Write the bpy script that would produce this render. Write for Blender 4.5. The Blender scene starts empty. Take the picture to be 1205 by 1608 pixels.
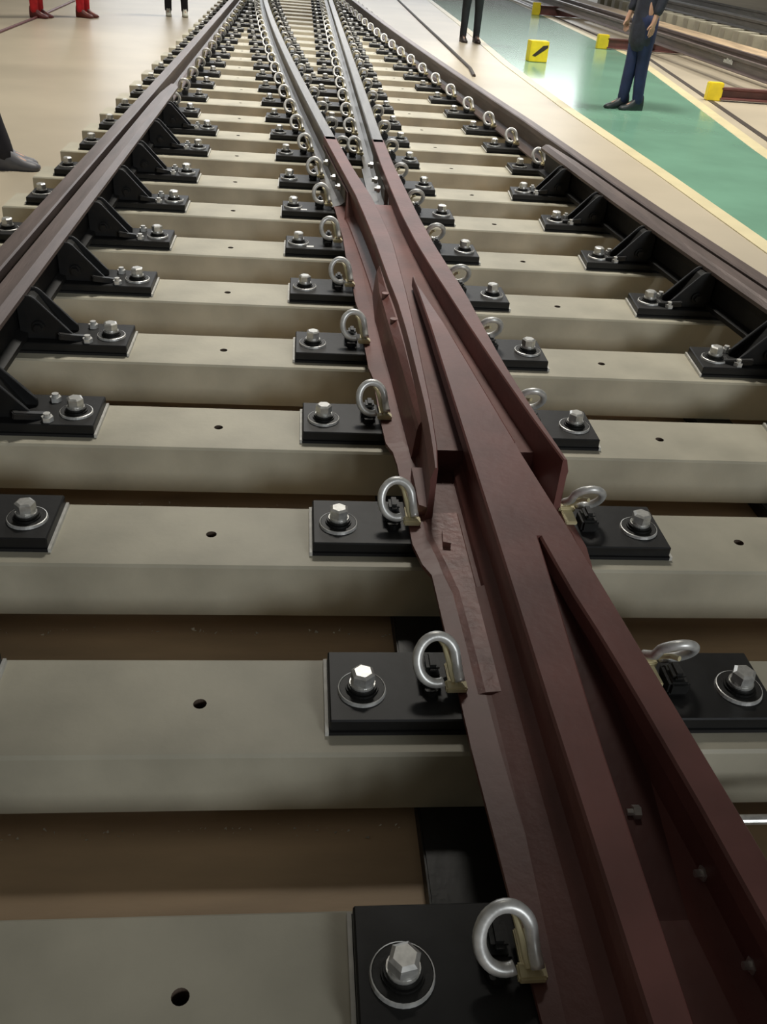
import bpy, bmesh, math, random
from mathutils import Vector, Matrix
random.seed(7)
C = bpy.context.scene.collection
S = bpy.context.scene
PI = math.pi

# ---------------------------------------------------------------- camera
cam_d = bpy.data.cameras.new('camera'); cam = bpy.data.objects.new('camera', cam_d); C.objects.link(cam)
S.camera = cam
pit, yaw, rol = 0.579627508, 0.12170014, 0.0852702496
fwd = Vector((math.sin(yaw)*math.cos(pit), math.cos(yaw)*math.cos(pit), -math.sin(pit)))
rt = Vector((math.cos(yaw), -math.sin(yaw), 0)); up = rt.cross(fwd)
r2 = rt*math.cos(rol) + up*math.sin(rol); u2 = -rt*math.sin(rol) + up*math.cos(rol)
M3 = Matrix((r2, u2, -fwd)).transposed()
cam.matrix_world = Matrix.Translation((-0.0956, -1.0347, 1.2709)) @ M3.to_4x4()
cam_d.sensor_fit = 'VERTICAL'; cam_d.sensor_height = 24; cam_d.lens = 1400/1608*24
cam_d.clip_start = .05; cam_d.clip_end = 300

# ---------------------------------------------------------------- world, lights, exposure
W = bpy.data.worlds.new('hall_air'); S.world = W; W.use_nodes = True
bgn = W.node_tree.nodes['Background']; bgn.inputs[0].default_value = (1, .93, .80, 1); bgn.inputs[1].default_value = .07
def area(name, loc, aim, size, power, color=(1, .96, .88), spread=PI, sy=None):
    d = bpy.data.lights.new(name, 'AREA'); d.energy = power; d.color = color; d.size = size; d.spread = spread
    if sy: d.shape = 'RECTANGLE'; d.size_y = sy
    o = bpy.data.objects.new(name, d); C.objects.link(o); o.location = loc
    o.rotation_euler = (Vector(aim)-Vector(loc)).to_track_quat('-Z', 'Y').to_euler()
    return o
def bay(loc, half, blend, power, rad=.6):
    d = bpy.data.lights.new('high_bay_lamp', 'SPOT'); d.energy = power; d.color = (1, .95, .86)
    d.spot_size = 2*half; d.spot_blend = blend; d.shadow_soft_size = rad
    o = bpy.data.objects.new('high_bay_lamp', d); C.objects.link(o); o.location = loc
bay((0.6, 7.3, 8), math.radians(44), .36, 3050, .9)
bay((6.5, 9.0, 8), math.radians(48), .4, 3000, .9)
bay((-6.5, 9.5, 8), math.radians(48), .4, 950, .9)
bay((0.5, 17, 8), math.radians(50), .5, 2300, .9)
bay((10.5, 15, 8), math.radians(50), .5, 3000, .9)  # extra lamp, added to brighten the stored track panel
area('far_sheen_fill', (2, 48, 8), (1, 0, 0), 24, 2300, color=(.96, .98, 1), sy=6)  # unseen fill added far ahead for grazing sheen on crossing and rails
area('rear_fill', (5, -10, 4.2), (0, 2, 0), 2.5, 310, color=(.93, .97, 1), spread=2.6)  # fill added behind the camera to light the sleepers' front faces
S.view_settings.view_transform = 'Standard'; S.view_settings.look = 'None'
S.view_settings.gamma = 1; S.view_settings.use_curve_mapping = False
S.view_settings.exposure = 0.0

# ---------------------------------------------------------------- materials
def mat(name, col, rough=.5, metal=0., var=.15, scale=8., bump=0., col2=None, bscale=None, detail=6, stretch=None, spec=.5, coat=0):
    m = bpy.data.materials.new(name); m.use_nodes = True
    nt = m.node_tree; b = nt.nodes['Principled BSDF']
    b.inputs['Roughness'].default_value = rough; b.inputs['Metallic'].default_value = metal
    b.inputs['Specular IOR Level'].default_value = spec
    b.inputs['Coat Weight'].default_value = coat; b.inputs['Coat Roughness'].default_value = .4
    tc = nt.nodes.new('ShaderNodeTexCoord'); src = tc.outputs['Object']
    if stretch:
        mp = nt.nodes.new('ShaderNodeMapping'); mp.inputs['Scale'].default_value = stretch
        nt.links.new(src, mp.inputs[0]); src = mp.outputs[0]
    n = nt.nodes.new('ShaderNodeTexNoise'); n.inputs['Scale'].default_value = scale; n.inputs['Detail'].default_value = detail
    nt.links.new(src, n.inputs['Vector'])
    r = nt.nodes.new('ShaderNodeValToRGB'); r.color_ramp.elements[0].position = .32; r.color_ramp.elements[1].position = .7
    c2 = col2 if col2 else tuple(c*(1-var) for c in col)
    r.color_ramp.elements[0].color = (*c2, 1); r.color_ramp.elements[1].color = (*[min(1, c*(1+var*.5)) for c in col], 1)
    nt.links.new(n.outputs[0], r.inputs[0]); nt.links.new(r.outputs[0], b.inputs['Base Color'])
    if bump:
        n2 = nt.nodes.new('ShaderNodeTexNoise'); n2.inputs['Scale'].default_value = bscale or scale*6; n2.inputs['Detail'].default_value = 5
        nt.links.new(src, n2.inputs['Vector'])
        bp = nt.nodes.new('ShaderNodeBump'); bp.inputs['Strength'].default_value = bump; bp.inputs['Distance'].default_value = .004
        nt.links.new(n2.outputs[0], bp.inputs['Height']); nt.links.new(bp.outputs[0], b.inputs['Normal'])
    return m
CONC = mat('cast_concrete', (.48, .45, .35), .52, var=.32, scale=2.6, bump=.12, bscale=60)
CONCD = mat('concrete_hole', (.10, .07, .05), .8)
BLACK = mat('black_paint', (.013, .013, .013), .46, spec=.35, var=.35, scale=14, bump=.12, bscale=40)
BLACKS = mat('black_cast', (.009, .009, .008), .5, var=.3, scale=20, bump=.3, bscale=60)
RUB = mat('black_rubber', (.006, .006, .006), .8)
GALV = mat('galvanised_steel', (.70, .70, .67), .35, .7, var=.25, scale=60)
GALVC = mat('clip_steel', (.74, .74, .71), .40, .45, var=.3, scale=40)
NYL = mat('pale_nylon', (.62, .55, .33), .5, var=.2, scale=30)
PRIM = mat('red_oxide_primer', (.175, .070, .060), .45, spec=.5, var=.3, scale=5, bump=.22, bscale=45)
PRIMW = mat('worn_oxide_casting', (.34, .18, .165), .46, var=.4, scale=14, bump=.9, bscale=38)
PRIMD = mat('dark_oxide_primer', (.12, .045, .04), .45, var=.3, scale=6, bump=.25, bscale=50)
RAIL = mat('weathered_rail_steel', (.15, .115, .105), .42, .25, var=.3, scale=5, bump=.12, stretch=(6, .6, 6))
RAILG = mat('grey_rail_steel', (.16, .15, .135), .38, .4, var=.3, scale=5, bump=.1, stretch=(6, .6, 6))
FLOOR = mat('beige_epoxy_floor', (.44, .385, .29), .38, var=.14, scale=.9, bump=.04, bscale=20)
BED = mat('brown_floor_sheet', (.60, .44, .29), .6, var=.35, scale=3, bump=.2, bscale=30, stretch=(.5, 2, 1))
GREEN = mat('green_epoxy_paint', (.17, .35, .25), .16, var=.16, scale=1.4, bump=.08, bscale=6)
YLINE = mat('cream_line_paint', (.60, .53, .33), .4, var=.1, scale=4)
YEL = mat('yellow_paint', (.80, .62, .02), .5, var=.12, scale=10)
DRED = mat('maroon_hose', (.10, .02, .02), .5)
DARK = mat('dark_cable', (.035, .025, .018), .6)
WOOD = mat('dry_timber', (.46, .34, .21), .7, var=.4, scale=6, bump=.3, stretch=(1, .2, 1))
WHITE = mat('white_sticker', (.8, .8, .78), .5, var=.05)
SEAL = mat('pale_sealant', (.60, .59, .54), .5, var=.2, scale=30)
DEB = mat('grit', (.85, .82, .74), .8, var=.3, scale=40)

# ---------------------------------------------------------------- helpers
def link(name, me, parent=None, loc=None):
    o = bpy.data.objects.new(name, me); C.objects.link(o)
    if parent: o.parent = parent
    if loc: o.location = loc
    return o
def tag(o, label=None, cat=None, group=None, kind=None):
    if label: o['label'] = label
    if cat: o['category'] = cat
    if group: o['group'] = group
    if kind: o['kind'] = kind
    return o
def empty(name, loc, label, cat, group=None, rz=0):
    o = bpy.data.objects.new(name, None); C.objects.link(o); o.location = loc; o.rotation_euler = (0, 0, rz)
    o.empty_display_size = .05
    return tag(o, label, cat, group)
def tomesh(bm, name, m, smooth=False):
    bmesh.ops.recalc_face_normals(bm, faces=bm.faces)
    me = bpy.data.meshes.new(name); bm.to_mesh(me); bm.free()
    for x in (m if isinstance(m, (list, tuple)) else [m]): me.materials.append(x)
    if smooth:
        for p in me.polygons: p.use_smooth = True
    return me
def box(bm, x0, x1, y0, y1, z0, z1, bev=0):
    vs = [bm.verts.new(p) for p in ((x0,y0,z0),(x1,y0,z0),(x1,y1,z0),(x0,y1,z0),(x0,y0,z1),(x1,y0,z1),(x1,y1,z1),(x0,y1,z1))]
    fs = [bm.faces.new([vs[i] for i in f]) for f in ((0,3,2,1),(4,5,6,7),(0,1,5,4),(1,2,6,5),(2,3,7,6),(3,0,4,7))]
    if bev:
        es = {e for f in fs for e in f.edges}
        bmesh.ops.bevel(bm, geom=list(es), offset=bev, segments=2, affect='EDGES')
def prism(bm, pts, z0, z1):
    a = [bm.verts.new((x, y, z0)) for x, y in pts]; b = [bm.verts.new((x, y, z1)) for x, y in pts]
    bm.faces.new(a[::-1]); bm.faces.new(b)
    n = len(pts)
    for i in range(n): bm.faces.new((a[i], a[(i+1) % n], b[(i+1) % n], b[i]))
def cyl(bm, x, y, z0, z1, r, n=16, r1=None, rot=0):
    r1 = r if r1 is None else r1
    a = [bm.verts.new((x+r*math.cos(rot+2*PI*i/n), y+r*math.sin(rot+2*PI*i/n), z0)) for i in range(n)]
    b = [bm.verts.new((x+r1*math.cos(rot+2*PI*i/n), y+r1*math.sin(rot+2*PI*i/n), z1)) for i in range(n)]
    bm.faces.new(a[::-1]); bm.faces.new(b)
    for i in range(n): bm.faces.new((a[i], a[(i+1) % n], b[(i+1) % n], b[i]))
def tube(bm, pts, r, n=8, radii=None):
    pts = [Vector(p) for p in pts]; rings = []
    ref = Vector((.3, 1, .2)).normalized()
    for i, p in enumerate(pts):
        t = (pts[min(i+1, len(pts)-1)]-pts[max(i-1, 0)]).normalized()
        a = t.cross(ref).normalized(); b = t.cross(a); rr = radii[i] if radii else r
        rings.append([bm.verts.new(p+rr*(a*math.cos(2*PI*k/n)+b*math.sin(2*PI*k/n))) for k in range(n)])
    for q, w in zip(rings, rings[1:]):
        for k in range(n): bm.faces.new((q[k], q[(k+1) % n], w[(k+1) % n], w[k]))
    bm.faces.new(rings[0][::-1]); bm.faces.new(rings[-1])
def loft(bm, secs):
    """secs: list of (Y, [(x,z)...]) closed profiles with equal counts"""
    rings = [[bm.verts.new((x, Y, z)) for x, z in pr] for Y, pr in secs]; n = len(rings[0])
    for q, w in zip(rings, rings[1:]):
        for k in range(n): bm.faces.new((q[k], q[(k+1) % n], w[(k+1) % n], w[k]))
    bm.faces.new(rings[0][::-1]); bm.faces.new(rings[-1])
def interp(tab, y):
    tab = sorted(tab)
    if y <= tab[0][0]: return tab[0][1]
    for (a, b), (c, d) in zip(tab, tab[1:]):
        if y <= c: return b+(d-b)*(y-a)/(c-a)
    return tab[-1][1]
def frange(a, b, s):
    n = max(1, round((b-a)/s)); return [a+(b-a)*i/n for i in range(n+1)]

# ---------------------------------------------------------------- track geometry (metres; +Y runs along the straight track)
FZ = -.19                     # workshop floor
STOCK = -1.10                 # gauge face of the left stock rail
def xdiv(Y): return .335-.097*(Y-2.3)+max(0, Y-2.3)**2/610      # gauge face of the diverging track's left rail
def xright(Y): return xdiv(Y)+1.435
def xrail(Y): return xright(Y)-.045*max(0, min(1, (5.6-Y)/2.2))   # the rail itself, eased in beside its guard
SL = [-.481, .081, .649, 1.201, 1.768, 2.343, 2.928, 3.542, 4.138, 4.800, 5.432, 6.05]
while SL[-1] < 21.4: SL.append(SL[-1]+(.665 if SL[-1] < 9 else .66))
SW = .257
ORD = ['first','second','third','fourth','fifth','sixth','seventh','eighth','ninth','tenth','eleventh','twelfth','thirteenth','fourteenth','fifteenth','sixteenth','seventeenth','eighteenth','nineteenth','twentieth']
TEN = {20:'twenty', 30:'thirty', 40:'forty'}
def ordn(i):
    n = i+1
    if n <= 20: return ORD[n-1]
    if n % 10 == 0: return {30:'thirtieth', 40:'fortieth'}[n]
    return TEN[n//10*10]+'-'+ORD[n % 10-1]

# ---------------------------------------------------------------- setting: floor, painted walkway
bm = bmesh.new(); box(bm, -30, 30, -4, 60, FZ-.1, FZ)
fl = link('floor', tomesh(bm, 'floor', FLOOR)); tag(fl, kind='structure')
def strip(name, L, Rr, z0, z1, m):
    bm = bmesh.new(); prism(bm, L+Rr[::-1], z0, z1); o = link(name, tomesh(bm, name, m), fl); return o
near = [(2.74, -4), (2.74, 6), (2.70, 9), (2.72, 12.4), (2.95, 18.6), (3.2, 30)]
far = [(3.55, -4), (3.75, 4.5), (4.08, 7.2), (4.50, 9.9), (5.20, 14.5), (5.45, 21), (5.8, 30)]
strip('green_walkway', near, far, FZ, FZ+.004, GREEN)
def off(t, d): return [(x+d, y) for x, y in t]
strip('edge_line', off(near, -.06), off(near, .06), FZ, FZ+.006, YLINE)
strip('edge_line', off(far, -.07), off(far, .07), FZ, FZ+.006, YLINE)
strip('floor_groove', off(far, .20), off(far, .27), FZ, FZ+.005, DARK)
bm = bmesh.new(); prism(bm, [(-1.50, 22), (-1.50, -3)]+[(xright(y)+.22, y) for y in (-3, 0, 3, 6, 9, 12, 15, 18, 22)], FZ, FZ+.003)
link('track_bed_sheet', tomesh(bm, 'track_bed_sheet', BED), fl)  # thin brown sheet over the floor beneath the sleepers

# ---------------------------------------------------------------- sleepers
def sleeper_mesh(x0, x1, holes):
    bm = bmesh.new(); c = .006; zb = -.14; w = SW
    # profile sides
    def q(*p): bm.faces.new([bm.verts.new(v) for v in p])
    b = .008                                    # side batter
    q((x0,-b,zb),(x1,-b,zb),(x1,0,-c),(x0,0,-c)); q((x0,0,-c),(x1,0,-c),(x1-c,c,0),(x0+c,c,0))
    q((x1,w+b,zb),(x0,w+b,zb),(x0,w,-c),(x1,w,-c)); q((x1,w,-c),(x0,w,-c),(x0+c,w-c,0),(x1-c,w-c,0))
    q((x0,w+b,zb),(x0,-b,zb),(x0,0,-c),(x0,w,-c)); q((x0,w,-c),(x0,0,-c),(x0+c,c,0),(x0+c,w-c,0))
    q((x1,-b,zb),(x1,w+b,zb),(x1,w,-c),(x1,0,-c)); q((x1,0,-c),(x1,w,-c),(x1-c,w-c,0),(x1-c,c,0))
    q((x0,-b,zb),(x0,w+b,zb),(x1,w+b,zb),(x1,-b,zb))
    # top with drilled holes
    xs = x0+c; y0, y1 = c, w-c; r = .013; h = .05; hf = None
    for hx in sorted(holes):
        q((xs,y0,0),(hx-h,y0,0),(hx-h,y1,0),(xs,y1,0))
        ya, yb = .13-h, .13+h
        q((hx-h,y0,0),(hx+h,y0,0),(hx+h,ya,0),(hx-h,ya,0)); q((hx-h,yb,0),(hx+h,yb,0),(hx+h,y1,0),(hx-h,y1,0))
        n = 16; out = []; inn = []; dn = []
        for i in range(n):
            a = 2*PI*i/n+PI/4; ca, sa = math.cos(a), math.sin(a); k = h/max(abs(ca), abs(sa))
            out.append(bm.verts.new((hx+k*ca, .13+k*sa, 0))); inn.append(bm.verts.new((hx+r*ca, .13+r*sa, 0))); dn.append(bm.verts.new((hx+r*ca, .13+r*sa, -.06)))
        for i in range(n):
            j = (i+1) % n; bm.faces.new((out[i], out[j], inn[j], inn[i]))
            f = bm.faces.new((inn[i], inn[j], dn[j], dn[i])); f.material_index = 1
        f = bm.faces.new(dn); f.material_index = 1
        xs = hx+h
    q((xs,y0,0),(x1-c,y0,0),(x1-c,y1,0),(xs,y1,0))
    bmesh.ops.remove_doubles(bm, verts=bm.verts, dist=.0002)
    return tomesh(bm, 'sleeper', [CONC, CONCD])
for i, Y in enumerate(SL):
    xe = xright(Y+.13)+.36
    yc = Y+.13
    if yc < 8: holes = [-.25-.0465*yc-.006, 1.095-.043*yc]
    else: holes = [(-.84+xdiv(yc)-.33)/2, (.74+xright(yc)-.26)/2]
    o = link('sleeper', sleeper_mesh(-1.536, xe, holes), None, (0, Y, 0))
    tag(o, f'grey concrete sleeper, {ordn(i)} up from the bottom edge of the photo', 'sleeper', 'concrete sleepers under the turnout')

# rough-sawn bearers the sleepers stand on
for x, w, lab in ((-1.2, .14, 'black bearer beam lying on the floor under the left rail'), (.155, .15, 'black bearer beam lying on the floor under the crossing, seen between sleepers'), (1.35, .14, 'black bearer beam lying on the floor under the right rail')):
    bm = bmesh.new(); box(bm, x, x+w, -1.0, {-1.2: 21.5, .155: 21.5, 1.35: 7.0}[x], FZ+.003, -.14, .004)
    o = link('bearer_beam', tomesh(bm, 'bearer_beam', BLACKS)); tag(o, lab, 'beam', 'bearers under the sleepers')
# grit fallen along the foot of the nearest sleepers
bm = bmesh.new()
for k in range(420):
    Yb = random.choice([.06, .06, .63, .63, 1.19, 1.75])+random.gauss(0, .007)
    x = random.uniform(-1.4, .75); s = random.uniform(.0015, .006)
    vs = [bm.verts.new((x+random.uniform(-s, s), Yb+random.uniform(-s, s), FZ+.003+random.uniform(0, 1.5*s))) for _ in range(4)]
    for f in ((0,1,2),(0,1,3),(1,2,3),(0,2,3)): bm.faces.new([vs[j] for j in f])
o = link('grit', tomesh(bm, 'grit', DEB)); tag(o, 'pale grit and crumbs scattered along the foot of the nearest sleepers', 'debris', kind='stuff')

# ---------------------------------------------------------------- fastening meshes (shared)
PT = .036                     # plate top
def plate_mesh(x0, x1, skew=0):
    bm = bmesh.new(); ya, yb = .050, .240
    prism(bm, [(x0+skew, ya), (x1+skew, ya), (x1-skew, yb), (x0-skew, yb)], .008, PT)
    bmesh.ops.bevel(bm, geom=[e for e in bm.edges], offset=.003, segments=1, affect='EDGES')
    return tomesh(bm, 'plate', BLACK)
def pad_mesh(x0, x1, skew=0):
    bm = bmesh.new(); prism(bm, [(x0+skew-.003, .047), (x1+skew+.003, .047), (x1-skew+.003, .243), (x0-skew-.003, .243)], 0, .008)
    return tomesh(bm, 'pad', RUB)
bm = bmesh.new()
cyl(bm, 0, 0, .018, .022, .0250, 24); cyl(bm, 0, 0, .022, .027, .0225, 24, .0215)     # galvanised flat washer
cyl(bm, 0, 0, .027, .046, .0240, 6, rot=.35); cyl(bm, 0, 0, .046, .050, .0240, 6, .0175, rot=.35)
BOLT = tomesh(bm, 'bolt', GALV)
bm = bmesh.new()
cyl(bm, 0, 0, 0, .006, .046, 32, .0455); cyl(bm, 0, 0, .006, .0075, .0455, 32, .043)
cyl(bm, 0, 0, .0075, .012, .032, 24); cyl(bm, 0, 0, .0135, .0185, .029, 24)
COLLAR = tomesh(bm, 'collar', BLACKS)
bm = bmesh.new()                                                                     # light caught on the collar's edge, built in as a pale steel ring
n = 32
for k in range(n):
    a, b = 2*PI*k/n, 2*PI*(k+1)/n
    P = lambda r, t, z: bm.verts.new((r*math.cos(t), r*math.sin(t), z))
    bm.faces.new((P(.0475, a, .0), P(.0475, b, .0), P(.0462, b, .007), P(.0462, a, .007)))
    bm.faces.new((P(.0462, a, .007), P(.0462, b, .007), P(.0442, b, .0078), P(.0442, a, .0078)))
bmesh.ops.remove_doubles(bm, verts=bm.verts, dist=.0001)
RIM_GLINT = tomesh(bm, 'rim', GALVC)
# elastic rail clip, seen end on: rod rises from the shoulder, loops over and lands on the insulator (rail on +x side)
def clip_pts():
    P = []
    k = .52                                                                         # lean of the loop away from -y
    for i in range(27):
        a = math.radians(-68-i*(322-52)/26)                                         # clockwise from lower right, over the top, to right
        rx, rz = .0375, .0455
        x = rx*math.cos(a); h = rz*math.sin(a)
        if x > 0 and i > 14: x = x*1.02
        P.append((x, h*k+.002, h*.86+.003))
    P += [(.0395, -.006, -.003), (.0415, -.020, -.016), (.044, -.031, -.025), (.045, -.036, -.029)]
    return P
bm = bmesh.new(); tube(bm, [(x-.004, y-(.014 if x < .036 else .004), z+.051) for x, y, z in clip_pts()], .0102, 10)
CLIP = tomesh(bm, 'clip', GALVC, True)
bm = bmesh.new(); tube(bm, [(.006, .028, .072), (.014, .014, .066), (.020, -.006, .048), (.026, -.026, .026), (.030, -.036, .018)], .0055, 8)
box(bm, .014, .056, -.050, -.024, .000, .014, .003); box(bm, .022, .052, -.024, .030, -.002, .008, .002)
INS = tomesh(bm, 'insulator', NYL, False)
bm = bmesh.new(); box(bm, -.032, .012, -.020, .040, -.030, .004, .006); box(bm, -.020, .006, -.012, .036, .004, .022, .007); cyl(bm, -.010, -.030, -.030, -.016, .014, 12)
SHO = tomesh(bm, 'shoulder', BLACKS)
bm = bmesh.new(); cyl(bm, 0, 0, 0, .014, .017, 6); cyl(bm, 0, 0, .014, .024, .010, 10)
NUT = tomesh(bm, 'nut', GALVC)
bm = bmesh.new(); box(bm, -.016, .016, -.012, .012, 0, .0012)
STK = tomesh(bm, 'sticker', WHITE)

pm_cache = {}
def make_plate(Y, x0, x1, bolts, clips, label, group, sticker=None, nuts=(), skew=0):
    """bolts: world x; clips: (world x, rz)"""
    cx = (x0+x1)/2; t = empty('base_plate', (cx, Y, 0), label, 'rail plate', group)
    key = (round(x1-x0, 3), skew)
    if key not in pm_cache: pm_cache[key] = (plate_mesh(-(x1-x0)/2, (x1-x0)/2, skew), pad_mesh(-(x1-x0)/2, (x1-x0)/2, skew))
    pl, pd = pm_cache[key]
    link('plate', pl, t); link('rubber_pad', pd, t)
    if Y < 8:
        if ('seal', skew) not in pm_cache:
            bm = bmesh.new(); prism(bm, [(-.004+skew, .046), (.003+skew, .046), (.003-skew, .244), (-.004-skew, .244)], 0, .011); pm_cache[('seal', skew)] = tomesh(bm, 'edge_seal', SEAL)
        for sx in (-1, 1): link('edge_seal', pm_cache[('seal', skew)], t, (sx*((x1-x0)/2+.004), 0, 0))
    for bx in bolts:
        b = link('bolt', BOLT, t, (bx-cx, .130, PT+random.uniform(-.001, .001))); b.rotation_euler.z = random.uniform(0, 1)
        cl_ = link('collar', COLLAR, b, (0, 0, 0)); link('rim_glint', RIM_GLINT, b, (0, 0, 0))
    for clx, rz in clips:
        s = link('shoulder', SHO, t, (clx-cx, .150, PT+.030)); s.rotation_euler.z = rz
        c = link('rail_clip', CLIP, t, (clx-cx, .150, PT+.018)); c.rotation_euler.z = rz+random.uniform(-.04, .04)
        link('insulator', INS, c, (0, 0, 0))
    for nx, ny in nuts: link('nut', NUT, t, (nx-cx, ny, PT))
    if sticker: tag(link('sticker', STK, t, (sticker-cx, .085, PT)), 'small white sticker')
    return t
GUARD_L_END, GUARD_R_END = 6.15, 4.75
for i, Y in enumerate(SL):
    yc = Y+.13; o_ = ordn(i)
    # left stock rail
    if yc < GUARD_L_END:
        if yc > .0: make_plate(Y, -1.43, STOCK+.44, [STOCK-.27, STOCK+.378], [], f'long black plate under the left rail and guard rail, on the {o_} sleeper up', 'plates under the left rail', nuts=[(STOCK+.245+.065, .075), (STOCK+.245+.06, .20)] if i > 2 else ())
    else:
        make_plate(Y, -1.43, -.84, [-1.37, -.90], [(STOCK+.080, PI)], f'short black plate under the left rail, on the {o_} sleeper up', 'plates under the left rail')
    # crossing / closure rails
    bis = .434-.0455*yc
    gl = xdiv(yc)
    if Y < 4.5:
        cl = .198-.0475*yc; cr = .672-.0445*yc
        make_plate(Y, bis-.444, bis+.444, [.054-.0475*yc, .817-.0455*yc], [(cl, 0), (cr, PI)], f'wide black plate under the crossing, on the {o_} sleeper up', 'plates under the crossing', sticker=(bis-.333 if i in (6, 7) else None))
    else:
        if 4.5 <= Y < 7.9:
            L, R = gl-.035-.295, .37+.295
            make_plate(Y, L, R, [L+.06, R-.06]+([(gl+.30)/2+.0] if yc > 5.6 else []), [(gl-.150, 0), (gl+.082, PI), (.335-.082, 0), (.335+.150, PI)], f'wide black plate under both middle rails, on the {o_} sleeper up', 'plates under the middle rails')
        else:
            c = gl-.035; make_plate(Y, c-.295, c+.295, [c-.235, c+.235], [(gl-.150, 0), (gl+.082, PI)], f'black plate under the left one of the middle rails, on the {o_} sleeper up', 'plates under the middle rails')
            c = .37; make_plate(Y, c-.295, c+.295, [c-.235, c+.235], [(.335-.082, 0), (.335+.150, PI)], f'black plate under the right one of the middle rails, on the {o_} sleeper up', 'plates under the middle rails')
    # right stock rail
    gr = xright(yc)
    if yc < GUARD_R_END:
        make_plate(Y, gr-.44, gr+.33, [gr-.378, gr+.20], [], f'long black plate under the right rail and guard rail, on the {o_} sleeper up', 'plates under the right rail', nuts=[(gr-.31, .075), (gr-.305, .20)], skew=-.009)
    else:
        make_plate(Y, gr+.035-.295, gr+.035+.295, [gr-.20, gr+.20], [(gr-.080, 0)]+([(gr+.150, PI)] if yc > 9 else []), f'short black plate under the right rail, on the {o_} sleeper up', 'plates under the right rail')

# ---------------------------------------------------------------- rails
Z0, ZT = PT, .206
def rail_prof(c, zt=ZT, hw=.035):
    return [(c-.075, Z0), (c+.075, Z0), (c+.075, Z0+.010), (c+.030, Z0+.024), (c+.009, Z0+.040), (c+.009, zt-.050), (c+hw, zt-.036), (c+hw, zt-.006), (c+hw-.006, zt),
            (c-hw+.006, zt), (c-hw, zt-.006), (c-hw, zt-.036), (c-.009, zt-.050), (c-.009, Z0+.040), (c-.030, Z0+.024), (c-.075, Z0+.010)]
def make_rail(label, fx, ya, yb, m, step=.6, holes=None):
    bm = bmesh.new(); loft(bm, [(Y, rail_prof(fx(Y))) for Y in frange(ya, yb, step)])
    o = link('running_rail', tomesh(bm, 'running_rail', m)); return tag(o, label, 'rail', 'running rails of the turnout')
make_rail('brown steel running rail along the far left, beside the beige floor', lambda Y: STOCK-.035, -1.0, 26, RAIL)
make_rail('dark brown running rail curving along the right, beside the green walkway', lambda Y: xrail(Y)+.035, -1.0, 26, RAIL)
RL = make_rail('grey curved running rail leading into the left wing of the crossing', lambda Y: xdiv(Y)-.035, 4.55, 22, RAILG)
RR = make_rail('grey straight running rail leading into the right wing of the crossing', lambda Y: .37, 4.55, 22, RAILG)
# machined rail ends tucked beside the crossing's arms
def low_prof(c):
    return [(c-.075, Z0), (c+.075, Z0), (c+.075, Z0+.010), (c+.030, Z0+.024), (c+.009, Z0+.040), (c+.012, .150), (c-.012, .150), (c-.009, Z0+.040), (c-.030, Z0+.024), (c-.075, Z0+.010)]
for root, fx in ((RL, lambda Y: xdiv(Y)-.055), (RR, lambda Y: .355)):
    bm = bmesh.new(); loft(bm, [(Y, low_prof(fx(Y))) for Y in frange(3.66, 4.56, .3)])
    link('machined_end', tomesh(bm, 'machined_end', RAILG), root)
for y in (3.80, 4.0, 4.35):
    for root, x in ((RL, xdiv(y)-.078), (RR, .322)):
        bm = bmesh.new(); cyl(bm, 0, 0, 0, .016, .018, 6); cyl(bm, 0, 0, .016, .028, .010, 10)
        o = link('joint_bolt', tomesh(bm, 'joint_bolt', GALV), root, (x+.008, y, .115)); o.rotation_euler = (0, -PI/2, 0)

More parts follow.
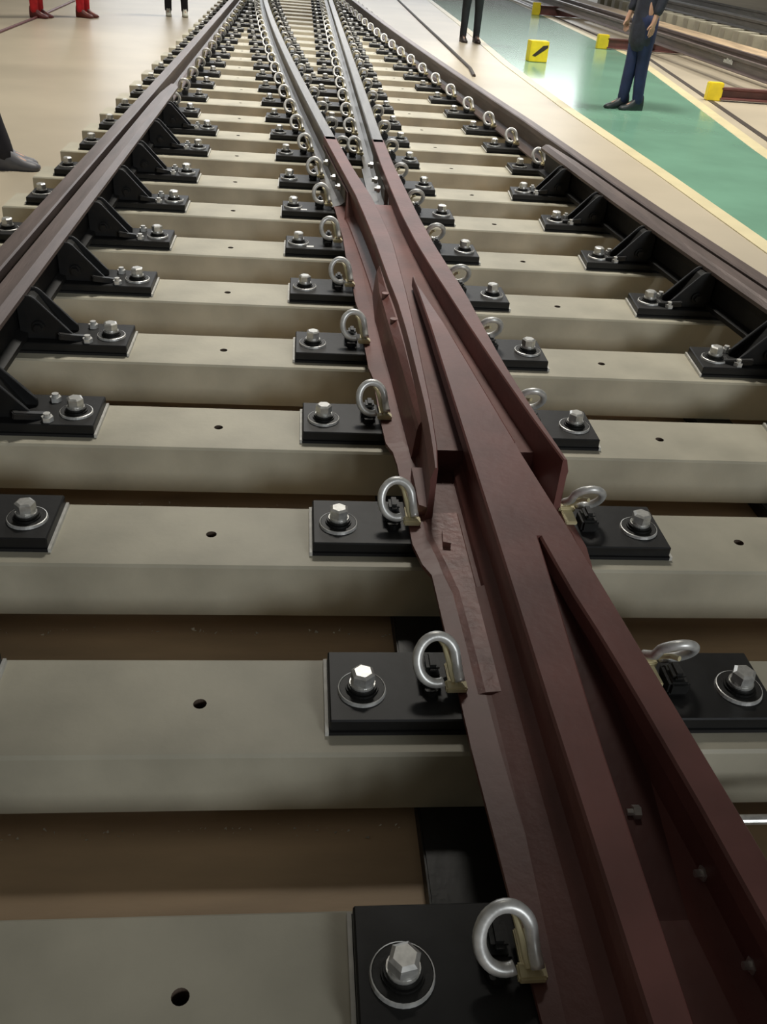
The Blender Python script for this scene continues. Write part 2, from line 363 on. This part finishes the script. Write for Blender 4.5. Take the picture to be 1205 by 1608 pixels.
# ---------------------------------------------------------------- guard rails with their bracket row
def guard(side, fx, ya, yb, label):
    s = side                         # +1: guard lies on +x side of the gauge line
    t = empty('guard_rail', (fx((ya+yb)/2), (ya+yb)/2, PT), label, 'guard rail'); ox, oy, oz = t.location
    bm = bmesh.new(); secs = []
    for Y in frange(ya, yb, .4):
        g = fx(Y); fl_ = .0 if yb-Y > .5 else (.5-(yb-Y))*.06
        d = [(.038+fl_, .150), (.038+fl_, .206), (.044+fl_, .212), (.098, .212), (.106, .206), (.122, .192), (.122, .178), (.092, .170), (.084, .130), (.084, PT+.03), (.115, PT+.02), (.115, PT+.002), (.078, PT+.002), (.070, .120)]
        secs.append((Y-oy, [(g+s*x-ox, z-oz) for x, z in d]))
    loft(bm, secs); gm = tomesh(bm, 'guard_bar', [RAIL, BLACK])
    for p in gm.polygons:
        if p.center.z+oz < .185: p.material_index = 1          # flank below the head is black
    link('guard_bar', gm, t)
    for i, Y in enumerate(SL):
        if not (ya < Y+.1 < yb-.05): continue
        g = fx(Y+.14)
        for k, yy in enumerate((.085, .165)):
            bm = bmesh.new(); th = .012
            prof = [(.090, PT), (.262, PT), (.262, PT+.02), (.242, PT+.040), (.152, .174), (.138, .184), (.104, .184), (.090, .15)]
            a = [bm.verts.new((s*x, 0, z)) for x, z in prof]; b = [bm.verts.new((s*x, th, z)) for x, z in prof]
            bm.faces.new(a); bm.faces.new(b[::-1]); n = len(prof)
            for q in range(n): bm.faces.new((a[q], b[q], b[(q+1) % n], a[(q+1) % n]))
            bmesh.ops.bevel(bm, geom=list(bm.edges), offset=.0028, segments=1, affect='EDGES')
            if k == 0: br = link('bracket', tomesh(bm, 'bracket', BLACK), t, (g-ox, Y+yy-oy, -oz))
            else: link('rear_gusset', tomesh(bm, 'rear_gusset', BLACK), br, (0, .08, 0))
        bm = bmesh.new()
        a = [(s*x, z) for x, z in [(.092, PT), (.232, PT), (.146, .164), (.134, .174), (.092, .174)]]
        lo = [bm.verts.new((x, .012, z)) for x, z in a]; hi = [bm.verts.new((x, .080, z)) for x, z in a]
        bm.faces.new(lo); bm.faces.new(hi[::-1])
        for q in range(5): bm.faces.new((lo[q], hi[q], hi[(q+1) % 5], lo[(q+1) % 5]))
        link('filler_block', tomesh(bm, 'filler_block', BLACKS), br)
        bm = bmesh.new(); cyl(bm, 0, 0, 0, .010, .021, 16); cyl(bm, 0, 0, .010, .024, .014, 6)
        o = link('stud', tomesh(bm, 'stud', BLACK), br, (s*.155, -.001, PT+.045)); o.rotation_euler = (PI/2, 0, 0)
        bm = bmesh.new(); box(bm, -.05, .05, -.012, .012, -.010, .010, .003)
        o = link('wedge', tomesh(bm, 'wedge', GALVC if s > 9 else BLACK), br, (s*.262, -.004, PT+.012)); o.rotation_euler = (0, .25*s, .5*s)
    return t
guard(1, lambda Y: STOCK, .55, GUARD_L_END, 'brown guard rail on black brackets along the inside of the left rail')
guard(-1, xrail, .55, GUARD_R_END, 'dark guard rail on black brackets along the inside of the right rail')

# ---------------------------------------------------------------- the crossing (frog)
frog = empty('crossing_frog', (.40, 1.4, PT), 'oxide red painted crossing frog, V shaped, running up the middle of the track', 'crossing')
def fpart(name, bm, m, label=None):
    bmesh.ops.translate(bm, verts=bm.verts, vec=(-.40, -1.4, -PT))
    o = link(name, tomesh(bm, name, m), frog)
    if label: o['label'] = label
    return o
YF = -1.0
LWR = [(.76, .246), (.88, .259), (1.09, .270), (1.34, .276), (1.63, .283), (2.0, .289), (2.57, .290), (2.94, .272), (3.3, .247), (3.82, .190), (4.55, xdiv(4.55)), (4.65, xdiv(4.65))]
LWL = [(.76, .238), (.88, .245), (1.05, .252), (1.33, .253), (1.62, .253), (1.9, .247), (2.1, .235), (2.56, .216), (2.93, .195), (3.3, .171), (3.81, .124), (4.55, xdiv(4.55)-.07), (4.65, xdiv(4.65)-.07)]
RWL = [(.82, .568), (1.04, .537), (1.33, .503), (1.51, .484), (1.75, .459), (2.0, .436), (2.26, .411), (2.58, .384), (3.0, .362), (3.5, .350), (4.0, .340), (4.65, .335)]
RWR = [(.82, .579), (1.04, .556), (1.33, .532), (1.51, .522), (1.75, .512), (2.0, .503), (2.26, .482), (2.58, .459), (3.0, .440), (3.5, .426), (4.0, .412), (4.65, .405)]
FTL = [(YF, .28), (-.43, .253), (-.15, .241), (.05, .232), (.36, .227), (.56, .222), (.60, .205), (.68, .190), (1.05, .186), (1.12, .180), (1.17, .164), (1.32, .158), (1.60, .156), (1.68, .146), (1.89, .142), (2.2, .140), (2.3, .132), (2.48, .130), (2.75, .126), (2.85, .117), (3.13, .114), (3.6, .092), (3.66, .086)]
def bisx(Y): return .434-.0455*Y
# foot slab
bm = bmesh.new(); secs = []
for Y in sorted({round(y, 3) for y, _ in FTL} | {2.0, 1.0, 3.4}):
    l = interp(FTL, Y); r = bisx(Y)+(bisx(Y)-l)
    secs.append((Y, [(l+.002, PT+.0005), (r-.002, PT+.0005), (r, PT+.004), (r, PT+.014), (r-.05, PT+.020), (l+.05, PT+.020), (l, PT+.014), (l, PT+.004)]))
loft(bm, secs); fpart('foot', bm, PRIM)
# wing rails
def wing(name, inner, outer, s, y0):
    bm = bmesh.new(); secs = []
    for Y in frange(y0, 4.62, .11):
        i_, o_ = interp(inner, Y), interp(outer, Y); t = abs(i_-o_); k = max(0, min(1, (.07-t)/.055))    # k: 0 full head, 1 thin
        zb = PT+.012 if Y < 3.5 else .158
        wx = o_+s*(.018*(1-k)-.006*k)          # web on the outer side
        ft = o_-s*(.020*(1-k)+.010*k)
        if Y >= 3.5: wx = o_+s*.004; ft = o_+s*.004
        pts = [(i_, zb), (i_, ZT-.004), (i_-s*.003, ZT), (o_+s*.002, ZT), (o_-s*.001*(1-k), ZT-.005), (o_-s*(.002+.006*k), ZT-.034), (wx, ZT-.048 if Y < 3.5 else .162), (wx, PT+.040 if Y < 3.5 else .160), (ft, PT+.024 if Y < 3.5 else .159), (ft-s*.01, zb)]
        secs.append((Y, pts))
    loft(bm, secs); return fpart(name, bm, PRIM)
wing('wing_rail', LWR, LWL, 1, .775)
wing('wing_rail', RWL, RWR, -1, .83)
# floor of the throat and flangeways between the wings
bm = bmesh.new(); secs = []
for Y in frange(1.0, 3.37, .12):
    zt = .128 if Y < 2.0 else .128+.018*min(1, (Y-2.0)/.6)
    l, r = interp(LWR, Y)-.002, interp(RWL, Y)+.002
    secs.append((Y, [(l, PT+.01), (r, PT+.01), (r, zt), (l, zt)]))
loft(bm, secs); fpart('throat_floor', bm, PRIM)
# ledge along the outside of the left wing, with two studs
bm = bmesh.new(); secs = []
for Y in frange(1.08, 2.35, .127):
    l = interp(LWL, Y); w = interp([(1.08, .014), (1.3, .022), (1.8, .036), (2.1, .030), (2.35, .012)], Y)
    secs.append((Y, [(l-w-.012, PT+.015), (l+.01, PT+.015), (l+.01, .178), (l-w*.3, .176), (l-w, .158), (l-w-.004, .140)]))
loft(bm, secs); fpart('side_ledge', bm, PRIM)
for Y, z in ((1.80, .166), (2.04, .168)):
    bm = bmesh.new(); cyl(bm, interp(LWL, Y)-.018, Y, z-.01, z+.012, .013, 10); fpart('stud', bm, PRIMW)
# stiffening ribs inside the left side
bm = bmesh.new(); prism(bm, [(.215, .80), (.246, .78), (.250, .98), (.215, .98)], PT+.01, .085); fpart('end_lug', bm, PRIM)
bm = bmesh.new(); prism(bm, [(.258, .655), (.276, .65), (.280, .70), (.262, .705)], PT+.012, PT+.040); fpart('stud', bm, PRIMW)
# nose (point) of the crossing
def noseR(Y): return .558-.097*Y
bm = bmesh.new(); secs = []
for Y in frange(.50, 2.22, .086):
    l = .336; r = max(l+.010, noseR(Y)-.006*min(1, (Y-.5)*3)); z = ZT-.020*max(0, (Y-1.7)/.52)
    if Y > 2.1: r = l+.006
    e = .012*max(0, min(1, (Y-.95)*20)) if Y < 1.9 else .008
    secs.append((Y, [(l-.010, PT+.014), (r+.006+e, PT+.014), (r+.006+e, .1), (r+.004+e, z-.045), (r, z-.006), (r-.004, z), (l+.004, z), (l, z-.005), (l, z-.038), (l+.014, z-.058), (l+.016, PT+.055), (l-.006, PT+.034)]))
loft(bm, secs); fpart('nose', bm, PRIM)
bm = bmesh.new(); secs = []
for Y in frange(1.0, 2.0, .1):
    r = noseR(Y); w = .026*min(1, (2.05-Y)/.3)
    secs.append((Y, [(r-.01, .10), (r+w+.004, .10), (r+w, .158), (r-.01, .176)]))
loft(bm, secs); fpart('nose_ledge', bm, PRIM)
# two rails the nose divides into
def body(l, r, zt, footl, footr):
    c = (l+r)/2
    return [(footl, PT+.012), (footr, PT+.012), (footr, PT+.018), (c+.028, PT+.034), (c+.012, PT+.055), (c+.012, zt-.052), (r, zt-.038), (r, zt-.005), (r-.004, zt), (l+.004, zt), (l, zt-.005), (l, zt-.038), (l+.014, zt-.058), (l+.016, PT+.055), (l-.006, PT+.034), (footl, PT+.018)]
def pr_right(Y): return interp([(YF, .382), (-.51, .393), (-.24, .400), (-.06, .404), (.18, .415), (.32, .422), (.52, .430), (.6, .432)], Y)
bm = bmesh.new(); loft(bm, [(Y, body(.336+(.006*max(0, -Y)), pr_right(Y), ZT, .285, .47)) for Y in frange(YF, .5, .1)]); fpart('point_rail', bm, PRIM)
def spl(Y): return interp([(YF, .605), (-.39, .536), (-.21, .520), (.05, .491), (.18, .474), (.32, .452), (.52, .431), (.6, .426)], Y)
bm = bmesh.new(); loft(bm, [(Y, body(spl(Y), noseR(Y)-.001, ZT, spl(Y)-.02, noseR(Y)+.05)) for Y in frange(YF, .50, .1)]); fpart('splice_rail', bm, PRIM)
# web block that carries the nose down to the foot
bm = bmesh.new(); loft(bm, [(Y, [(.385, PT+.012), (noseR(Y)-.03, PT+.012), (noseR(Y)-.03, interp([(-.3, .055), (.5, .175)], Y)), (.385, interp([(-.3, .055), (.5, .175)], Y))]) for Y in frange(-.3, 1.05, .1)]); fpart('nose_block', bm, PRIMD)
bm = bmesh.new(); loft(bm, [(Y, [(interp(FTL, Y)+.035, PT+.018), (.318, PT+.018), (.312, PT+.027), (interp(FTL, Y)+.05, PT+.024)]) for Y in frange(.18, .80, .1)]); fpart('rough_foot', bm, PRIMW, 'rough lighter patch of the casting foot')
# right foot fillet after the wing end
bm = bmesh.new(); loft(bm, [(Y, [(noseR(Y)-.02, PT+.012), (bisx(Y)*2-interp(FTL, Y)-.01, PT+.012), (bisx(Y)*2-interp(FTL, Y)-.03, PT+.024), (noseR(Y)+.02, PT+.05)]) for Y in frange(.45, 1.0, .1)]); fpart('foot_fillet', bm, PRIM)
for x, y, z in ((.547, -.245, .10), (.562, -.39, .10), (.482, -.12, .085)):
    bm = bmesh.new(); cyl(bm, 0, 0, 0, .012, .012, 6); cyl(bm, 0, 0, .012, .022, .006, 8)
    o = link('through_bolt', tomesh(bm, 'through_bolt', GALV), frog, (x-.40, y-1.4, z-PT)); o.rotation_euler = (0, -PI/2, 0)
# galvanised rod lying between the two nearest sleepers at the right
bm = bmesh.new(); tube(bm, [(.0, 0, 0), (.5, 0, 0), (1.0, 0, 0)], .009, 12)
for q in (.02, .98): cyl(bm, q, 0, -.012, .012, .014, 6)
o = link('steel_rod', tomesh(bm, 'steel_rod', GALV, False), None, (.66, -.055, -.025)); tag(o, 'bright steel rod lying across the gap between the two nearest sleepers at right', 'rod')

# ---------------------------------------------------------------- loose things on the workshop floor
bm = bmesh.new(); tube(bm, [(2.02, 10.9, FZ+.012), (2.08, 11.6, FZ+.012), (2.11, 14.2, FZ+.012), (2.14, 18, FZ+.012), (2.2, 23.6, FZ+.012), (2.3, 30, FZ+.012)], .022, 8)
o = link('cable', tomesh(bm, 'cable', DARK)); tag(o, 'dark cable lying on the floor beside the far part of the right rail', 'cable')
bm = bmesh.new(); tube(bm, [(-3.7, 8, FZ+.012), (-3.84, 11, FZ+.012), (-3.87, 12.4, FZ+.012), (-3.89, 14, FZ+.012), (-4.0, 17, FZ+.012)], .018, 8)
o = link('hose', tomesh(bm, 'hose', DRED)); tag(o, 'thin maroon hose lying on the beige floor at top left', 'hose')

# caution block on the walkway edge
t = empty('caution_block', (3.25, 12.95, FZ), 'yellow block with a black diagonal stripe standing on the walkway edge', 'block', rz=.1)
bm = bmesh.new(); box(bm, -.135, .135, -.085, .085, .006, .27, .006); link('body', tomesh(bm, 'body', YEL), t)
bm = bmesh.new()
a = [(-.10, .085), (-.05, .075), (.12, .19), (.12, .225), (.05, .215)]
lo = [bm.verts.new((x, -.0855, z)) for x, z in a]; hi = [bm.verts.new((x, -.089, z)) for x, z in a]
bm.faces.new(lo); bm.faces.new(hi[::-1])
for q in range(5): bm.faces.new((lo[q], lo[(q+1) % 5], hi[(q+1) % 5], hi[q]))
link('stripe', tomesh(bm, 'stripe', DARK), t)
# skid beams with yellow end caps carrying the stored track panel
rows = (('nearest', 4.82, 10.28, .18, .20, 4.6), ('middle', 4.93, 15.45, .19, .22, 4.2), ('farthest', 5.27, 22.1, .18, .26, 4.0))
for nm, x, y, w, h, L in rows:
    t = empty('skid_beam', (x, y, FZ), f'dark skid beam with a yellow end cap, {nm} of the three beyond the walkway', 'beam', 'skid beams with yellow caps')
    bm = bmesh.new(); box(bm, -w/2, w/2, -.05, .05, 0, h, .01); link('end_cap', tomesh(bm, 'end_cap', YEL), t)
    bm = bmesh.new(); zt = h-.05
    pr = [(-.06, .02), (.06, .02), (.06, .035), (.012, .05), (.012, zt-.035), (.05, zt-.02), (.05, zt), (-.05, zt), (-.05, zt-.02), (-.012, zt-.035), (-.012, .05), (-.06, .035)]
    lo = [bm.verts.new((w/2-.02, yy, z)) for yy, z in pr]; hi = [bm.verts.new((L, yy, z)) for yy, z in pr]; n = len(pr)
    bm.faces.new(lo); bm.faces.new(hi[::-1])
    for q in range(n): bm.faces.new((lo[q], hi[q], hi[(q+1) % n], lo[(q+1) % n]))
    link('beam', tomesh(bm, 'beam', PRIMD), t)

# ---------------------------------------------------------------- stored track panel behind
ZS = FZ+.165
def simple_rail(x, ya, yb, z, m, label, h=.17):
    bm = bmesh.new()
    pr = [(-.075, 0), (.075, 0), (.075, .01), (.012, .035), (.010, h-.05), (.036, h-.036), (.036, h), (-.036, h), (-.036, h-.036), (-.010, h-.05), (-.012, .035), (-.075, .01)]
    loft(bm, [(Y, pr) for Y in (0, (yb-ya)/2, yb-ya)])
    o = link('stored_rail', tomesh(bm, 'stored_rail', m), None, (x, ya, z)); return tag(o, label, 'rail', 'stored rails on the skid beams')
sr = simple_rail(5.78, 7.5, 30, ZS-.01, RAIL, 'long brown stored rail on the skid beams, nearest the walkway')
simple_rail(6.25, 7.5, 30, ZS-.01, RAIL, 'long brown stored rail on the skid beams, second from the walkway')
bm = bmesh.new(); random.seed(3)
for k in range(7):
    x = k*.045; h = random.uniform(.04, .075)
    box(bm, -.002, 0, x, x+.022, .02, .02+h)
o = link('chalk_mark', tomesh(bm, 'chalk_mark', WHITE), sr, (-.036, 4.55, .05)); o['label'] = 'blurred white chalk lettering'
bm = bmesh.new(); box(bm, 0, .62, 0, 22, 0, .09, .008)
o = link('timber_board', tomesh(bm, 'timber_board', WOOD), None, (6.55, 7.8, ZS+.0)); tag(o, 'long brown timber board lying beside the stored rails at top right', 'board')
for k in range(26):
    y = 9.2+k*.62
    bm = bmesh.new(); box(bm, 0, 2.6, 0, .26, 0, .27, .012)
    if k == 0: SLM = tomesh(bm, 'stored_sleeper', CONC)
    else: bm.free()
    o = link('stored_sleeper', SLM, None, (7.50, y, FZ+.10)); tag(o, f'pale end of a stored concrete sleeper at top right, {ordn(k)} from the front', 'sleeper', 'stored sleepers at top right')
for x, lab in ((7.62, 'low bearer beam under the near ends of the stored sleepers'), (9.8, 'low bearer beam under the far ends of the stored sleepers')):
    bm = bmesh.new(); box(bm, x, x+.12, 9.0, 25.5, FZ, FZ+.10, .005)
    tag(link('bearer_beam', tomesh(bm, 'bearer_beam', BLACKS)), lab, 'beam', 'bearers under the stored sleepers')
simple_rail(7.95, 8.8, 26, FZ+.37, RAILG, 'dark stored rail lying on the stored sleepers at top right')
simple_rail(9.5, 8.8, 26, FZ+.37, RAILG, 'dark stored rail farther back on the stored sleepers at top right')

# ---------------------------------------------------------------- people
SKIN = mat('skin', (.50, .30, .21), .5, var=.06)
def skinned(name, pts, edges, root, m, parent, sub=1):
    me = bpy.data.meshes.new(name); me.from_pydata([p[:3] for p in pts], edges, []); me.materials.append(m)
    o = link(name, me, parent)
    md = o.modifiers.new('skin', 'SKIN'); md.use_smooth_shade = True
    for i, p in enumerate(pts):
        r = p[3]; me.skin_vertices[0].data[i].radius = (r, p[4] if len(p) > 4 else r)
    me.skin_vertices[0].data[root].use_root = True
    o.modifiers.new('subsurf', 'SUBSURF').levels = sub; o.modifiers['subsurf'].render_levels = sub
    return o
def person(x, y, rz, label, trouser, top, shoe, hair=(.015, .012, .01), stride=.0, spread=.10, coat=False, fore=0):
    t = empty('person', (x, y, FZ), label, 'person', rz=rz)
    mt = mat('trouser_cloth', trouser, .8, var=.3, scale=9); mj = mat('jacket_cloth', top, .75, var=.4, scale=18, bump=.5, bscale=25); ms = mat('shoe_leather', shoe, .5); mh = mat('hair', hair, .6)
    # facing -y locally
    hipz, kneez = .90, .49
    L = dict()
    for s, dy in ((-1, -stride), (1, stride)):
        L[s] = ((s*.085, 0, hipz), (s*(spread*.95), dy*.55-.5*fore, kneez), (s*spread, dy-fore, .085), (s*(spread+.01), dy-fore-.13, .045))
    P = [(0, 0, .95, .12, .09), (0, 0, 1.12, .115, .085), (0, 0, 1.32, .15, .10), (0, .0, 1.44, .07), (0, 0, 1.50, .052), (0, -.01, 1.58, .078, .088), (0, -.01, 1.66, .076, .085), (0, -.098, 1.585, .012)]
    E = [(0, 1), (1, 2), (2, 3), (3, 4), (4, 5), (5, 6), (5, 7)]
    for s in (-1, 1):
        b = len(P); h, k, a, f = L[s]
        P += [(*h, .085), (*k, .055), (*a, .030), (f[0], f[1], .04, .022)]; E += [(0, b), (b, b+1), (b+1, b+2), (b+2, b+3)]
        b = len(P); P += [(s*.18, 0, 1.39, .055), (s*.23, .02, 1.12, .042), (s*.24, -.05, .88, .027), (s*.24, -.06, .83, .034, .018)]
        E += [(3, b), (b, b+1), (b+1, b+2), (b+2, b+3)]
        hb = b+3
        for q, (dy, ln) in enumerate(((-.025, .065), (-.008, .078), (.009, .072), (.025, .058))):
            c = len(P); P += [(s*.24, -.062+dy, .79, .0085), (s*.236, -.064+dy, .79-ln*.5, .008), (s*.228, -.066+dy, .79-ln, .007)]
            E += [(hb, c), (c, c+1), (c+1, c+2)]
        c = len(P); P += [(s*.232, -.095, .81, .0095), (s*.226, -.11, .775, .0085)]; E += [(hb, c), (c, c+1)]
    skinned('body', P, E, 0, SKIN, t)
    P = [(0, 0, .97, .135, .105), (0, 0, .91, .14, .11)]; E = [(0, 1)]
    for s in (-1, 1):
        b = len(P); h, k, a, f = L[s]
        P += [(h[0], h[1], h[2]-.08, .10), (*k, .073), ((k[0]+a[0])/2, (k[1]+a[1])/2, (k[2]+a[2])/2, .066), (a[0], a[1]+.004, .12, .060), (a[0], a[1]+.004, .035, .062)]
        E += [(1, b), (b, b+1), (b+1, b+2), (b+2, b+3), (b+3, b+4)]
    skinned('trousers', P, E, 1, mt, t)
    lowz = .52 if coat else .90
    P = [(0, 0, lowz, .175, .15), (0, 0, 1.0, .155, .12), (0, 0, 1.2, .16, .115), (0, 0, 1.36, .165, .11), (0, 0, 1.45, .075)]; E = [(0, 1), (1, 2), (2, 3), (3, 4)]
    for s in (-1, 1):
        b = len(P); P += [(s*.185, 0, 1.385, .07), (s*.235, .02, 1.12, .058), (s*.243, -.045, .90, .045)]; E += [(3, b), (b, b+1), (b+1, b+2)]
    skinned('jacket', P, E, 2, mj, t)
    for s in (-1, 1):
        a = L[s][2]; bm = bmesh.new()
        secs = []
        for yy, w, h, z0 in ((.075, .028, .12, 0), (.06, .042, .15, 0), (-.01, .044, .15, 0), (-.06, .040, .09, 0), (-.13, .046, .055, 0), (-.175, .040, .045, .003), (-.20, .022, .03, .008)):
            cx = a[0]; secs.append((a[1]+yy, [(cx-w, z0+.001), (cx+w, z0+.001), (cx+w, z0+h*.5), (cx+w*.6, h), (cx-w*.6, h), (cx-w, z0+h*.5)]))
        loft(bm, secs[::-1]); link('shoe', tomesh(bm, 'shoe', ms, True), t)
    bm = bmesh.new(); bmesh.ops.create_uvsphere(bm, u_segments=16, v_segments=10, radius=.1, matrix=Matrix.Translation((0, .012, 1.645)) @ Matrix.Diagonal((.92, 1.02, .95, 1)))
    bmesh.ops.delete(bm, geom=[v for v in bm.verts if v.co.z < 1.60 or (v.co.y < -.05 and v.co.z < 1.68)], context='VERTS')
    link('hair', tomesh(bm, 'hair', mh, True), t)
    for s in (-1, 1):
        bm = bmesh.new(); bmesh.ops.create_uvsphere(bm, u_segments=8, v_segments=6, radius=.012, matrix=Matrix.Translation((s*.032, -.088, 1.605))); link('eye', tomesh(bm, 'eye', ms, True), t)
        bm = bmesh.new(); bmesh.ops.create_uvsphere(bm, u_segments=8, v_segments=6, radius=.02, matrix=Matrix.Translation((s*.088, .0, 1.59)) @ Matrix.Diagonal((.4, .8, 1.3, 1))); link('ear', tomesh(bm, 'ear', SKIN, True), t)
    return t
person(3.42, 9.15, -PI/2+.25, 'person in dark blue trousers and long dark jacket standing on the green walkway', (.012, .022, .075), (.02, .024, .04), (.012, .02, .022), stride=.06, spread=.05, coat=True)
person(2.60, 15.0, .1, 'person in dark trousers standing on the beige floor between cable and walkway', (.022, .028, .035), (.04, .05, .07), (.03, .02, .018), spread=.11)
person(-2.15, 5.12, PI/2, 'person in black trousers and dark grey shoes at the left edge of the photo', (.010, .009, .014), (.03, .03, .035), (.10, .10, .11), stride=.02, spread=.05, fore=.19)
person(-3.90, 14.05, PI/2-.3, 'person in red trousers with dark red shoes, leftmost at top left', (.55, .015, .02), (.5, .02, .02), (.10, .01, .01), spread=.07)
person(-3.35, 14.55, PI/2-.4, 'person in red trousers with brown shoes, second from left at top left', (.60, .015, .025), (.5, .02, .02), (.12, .02, .01), spread=.07)
person(-2.12, 15.75, .15, 'person in black trousers and white shoes at top left beside the rail', (.015, .015, .02), (.05, .05, .06), (.6, .6, .5), spread=.13)
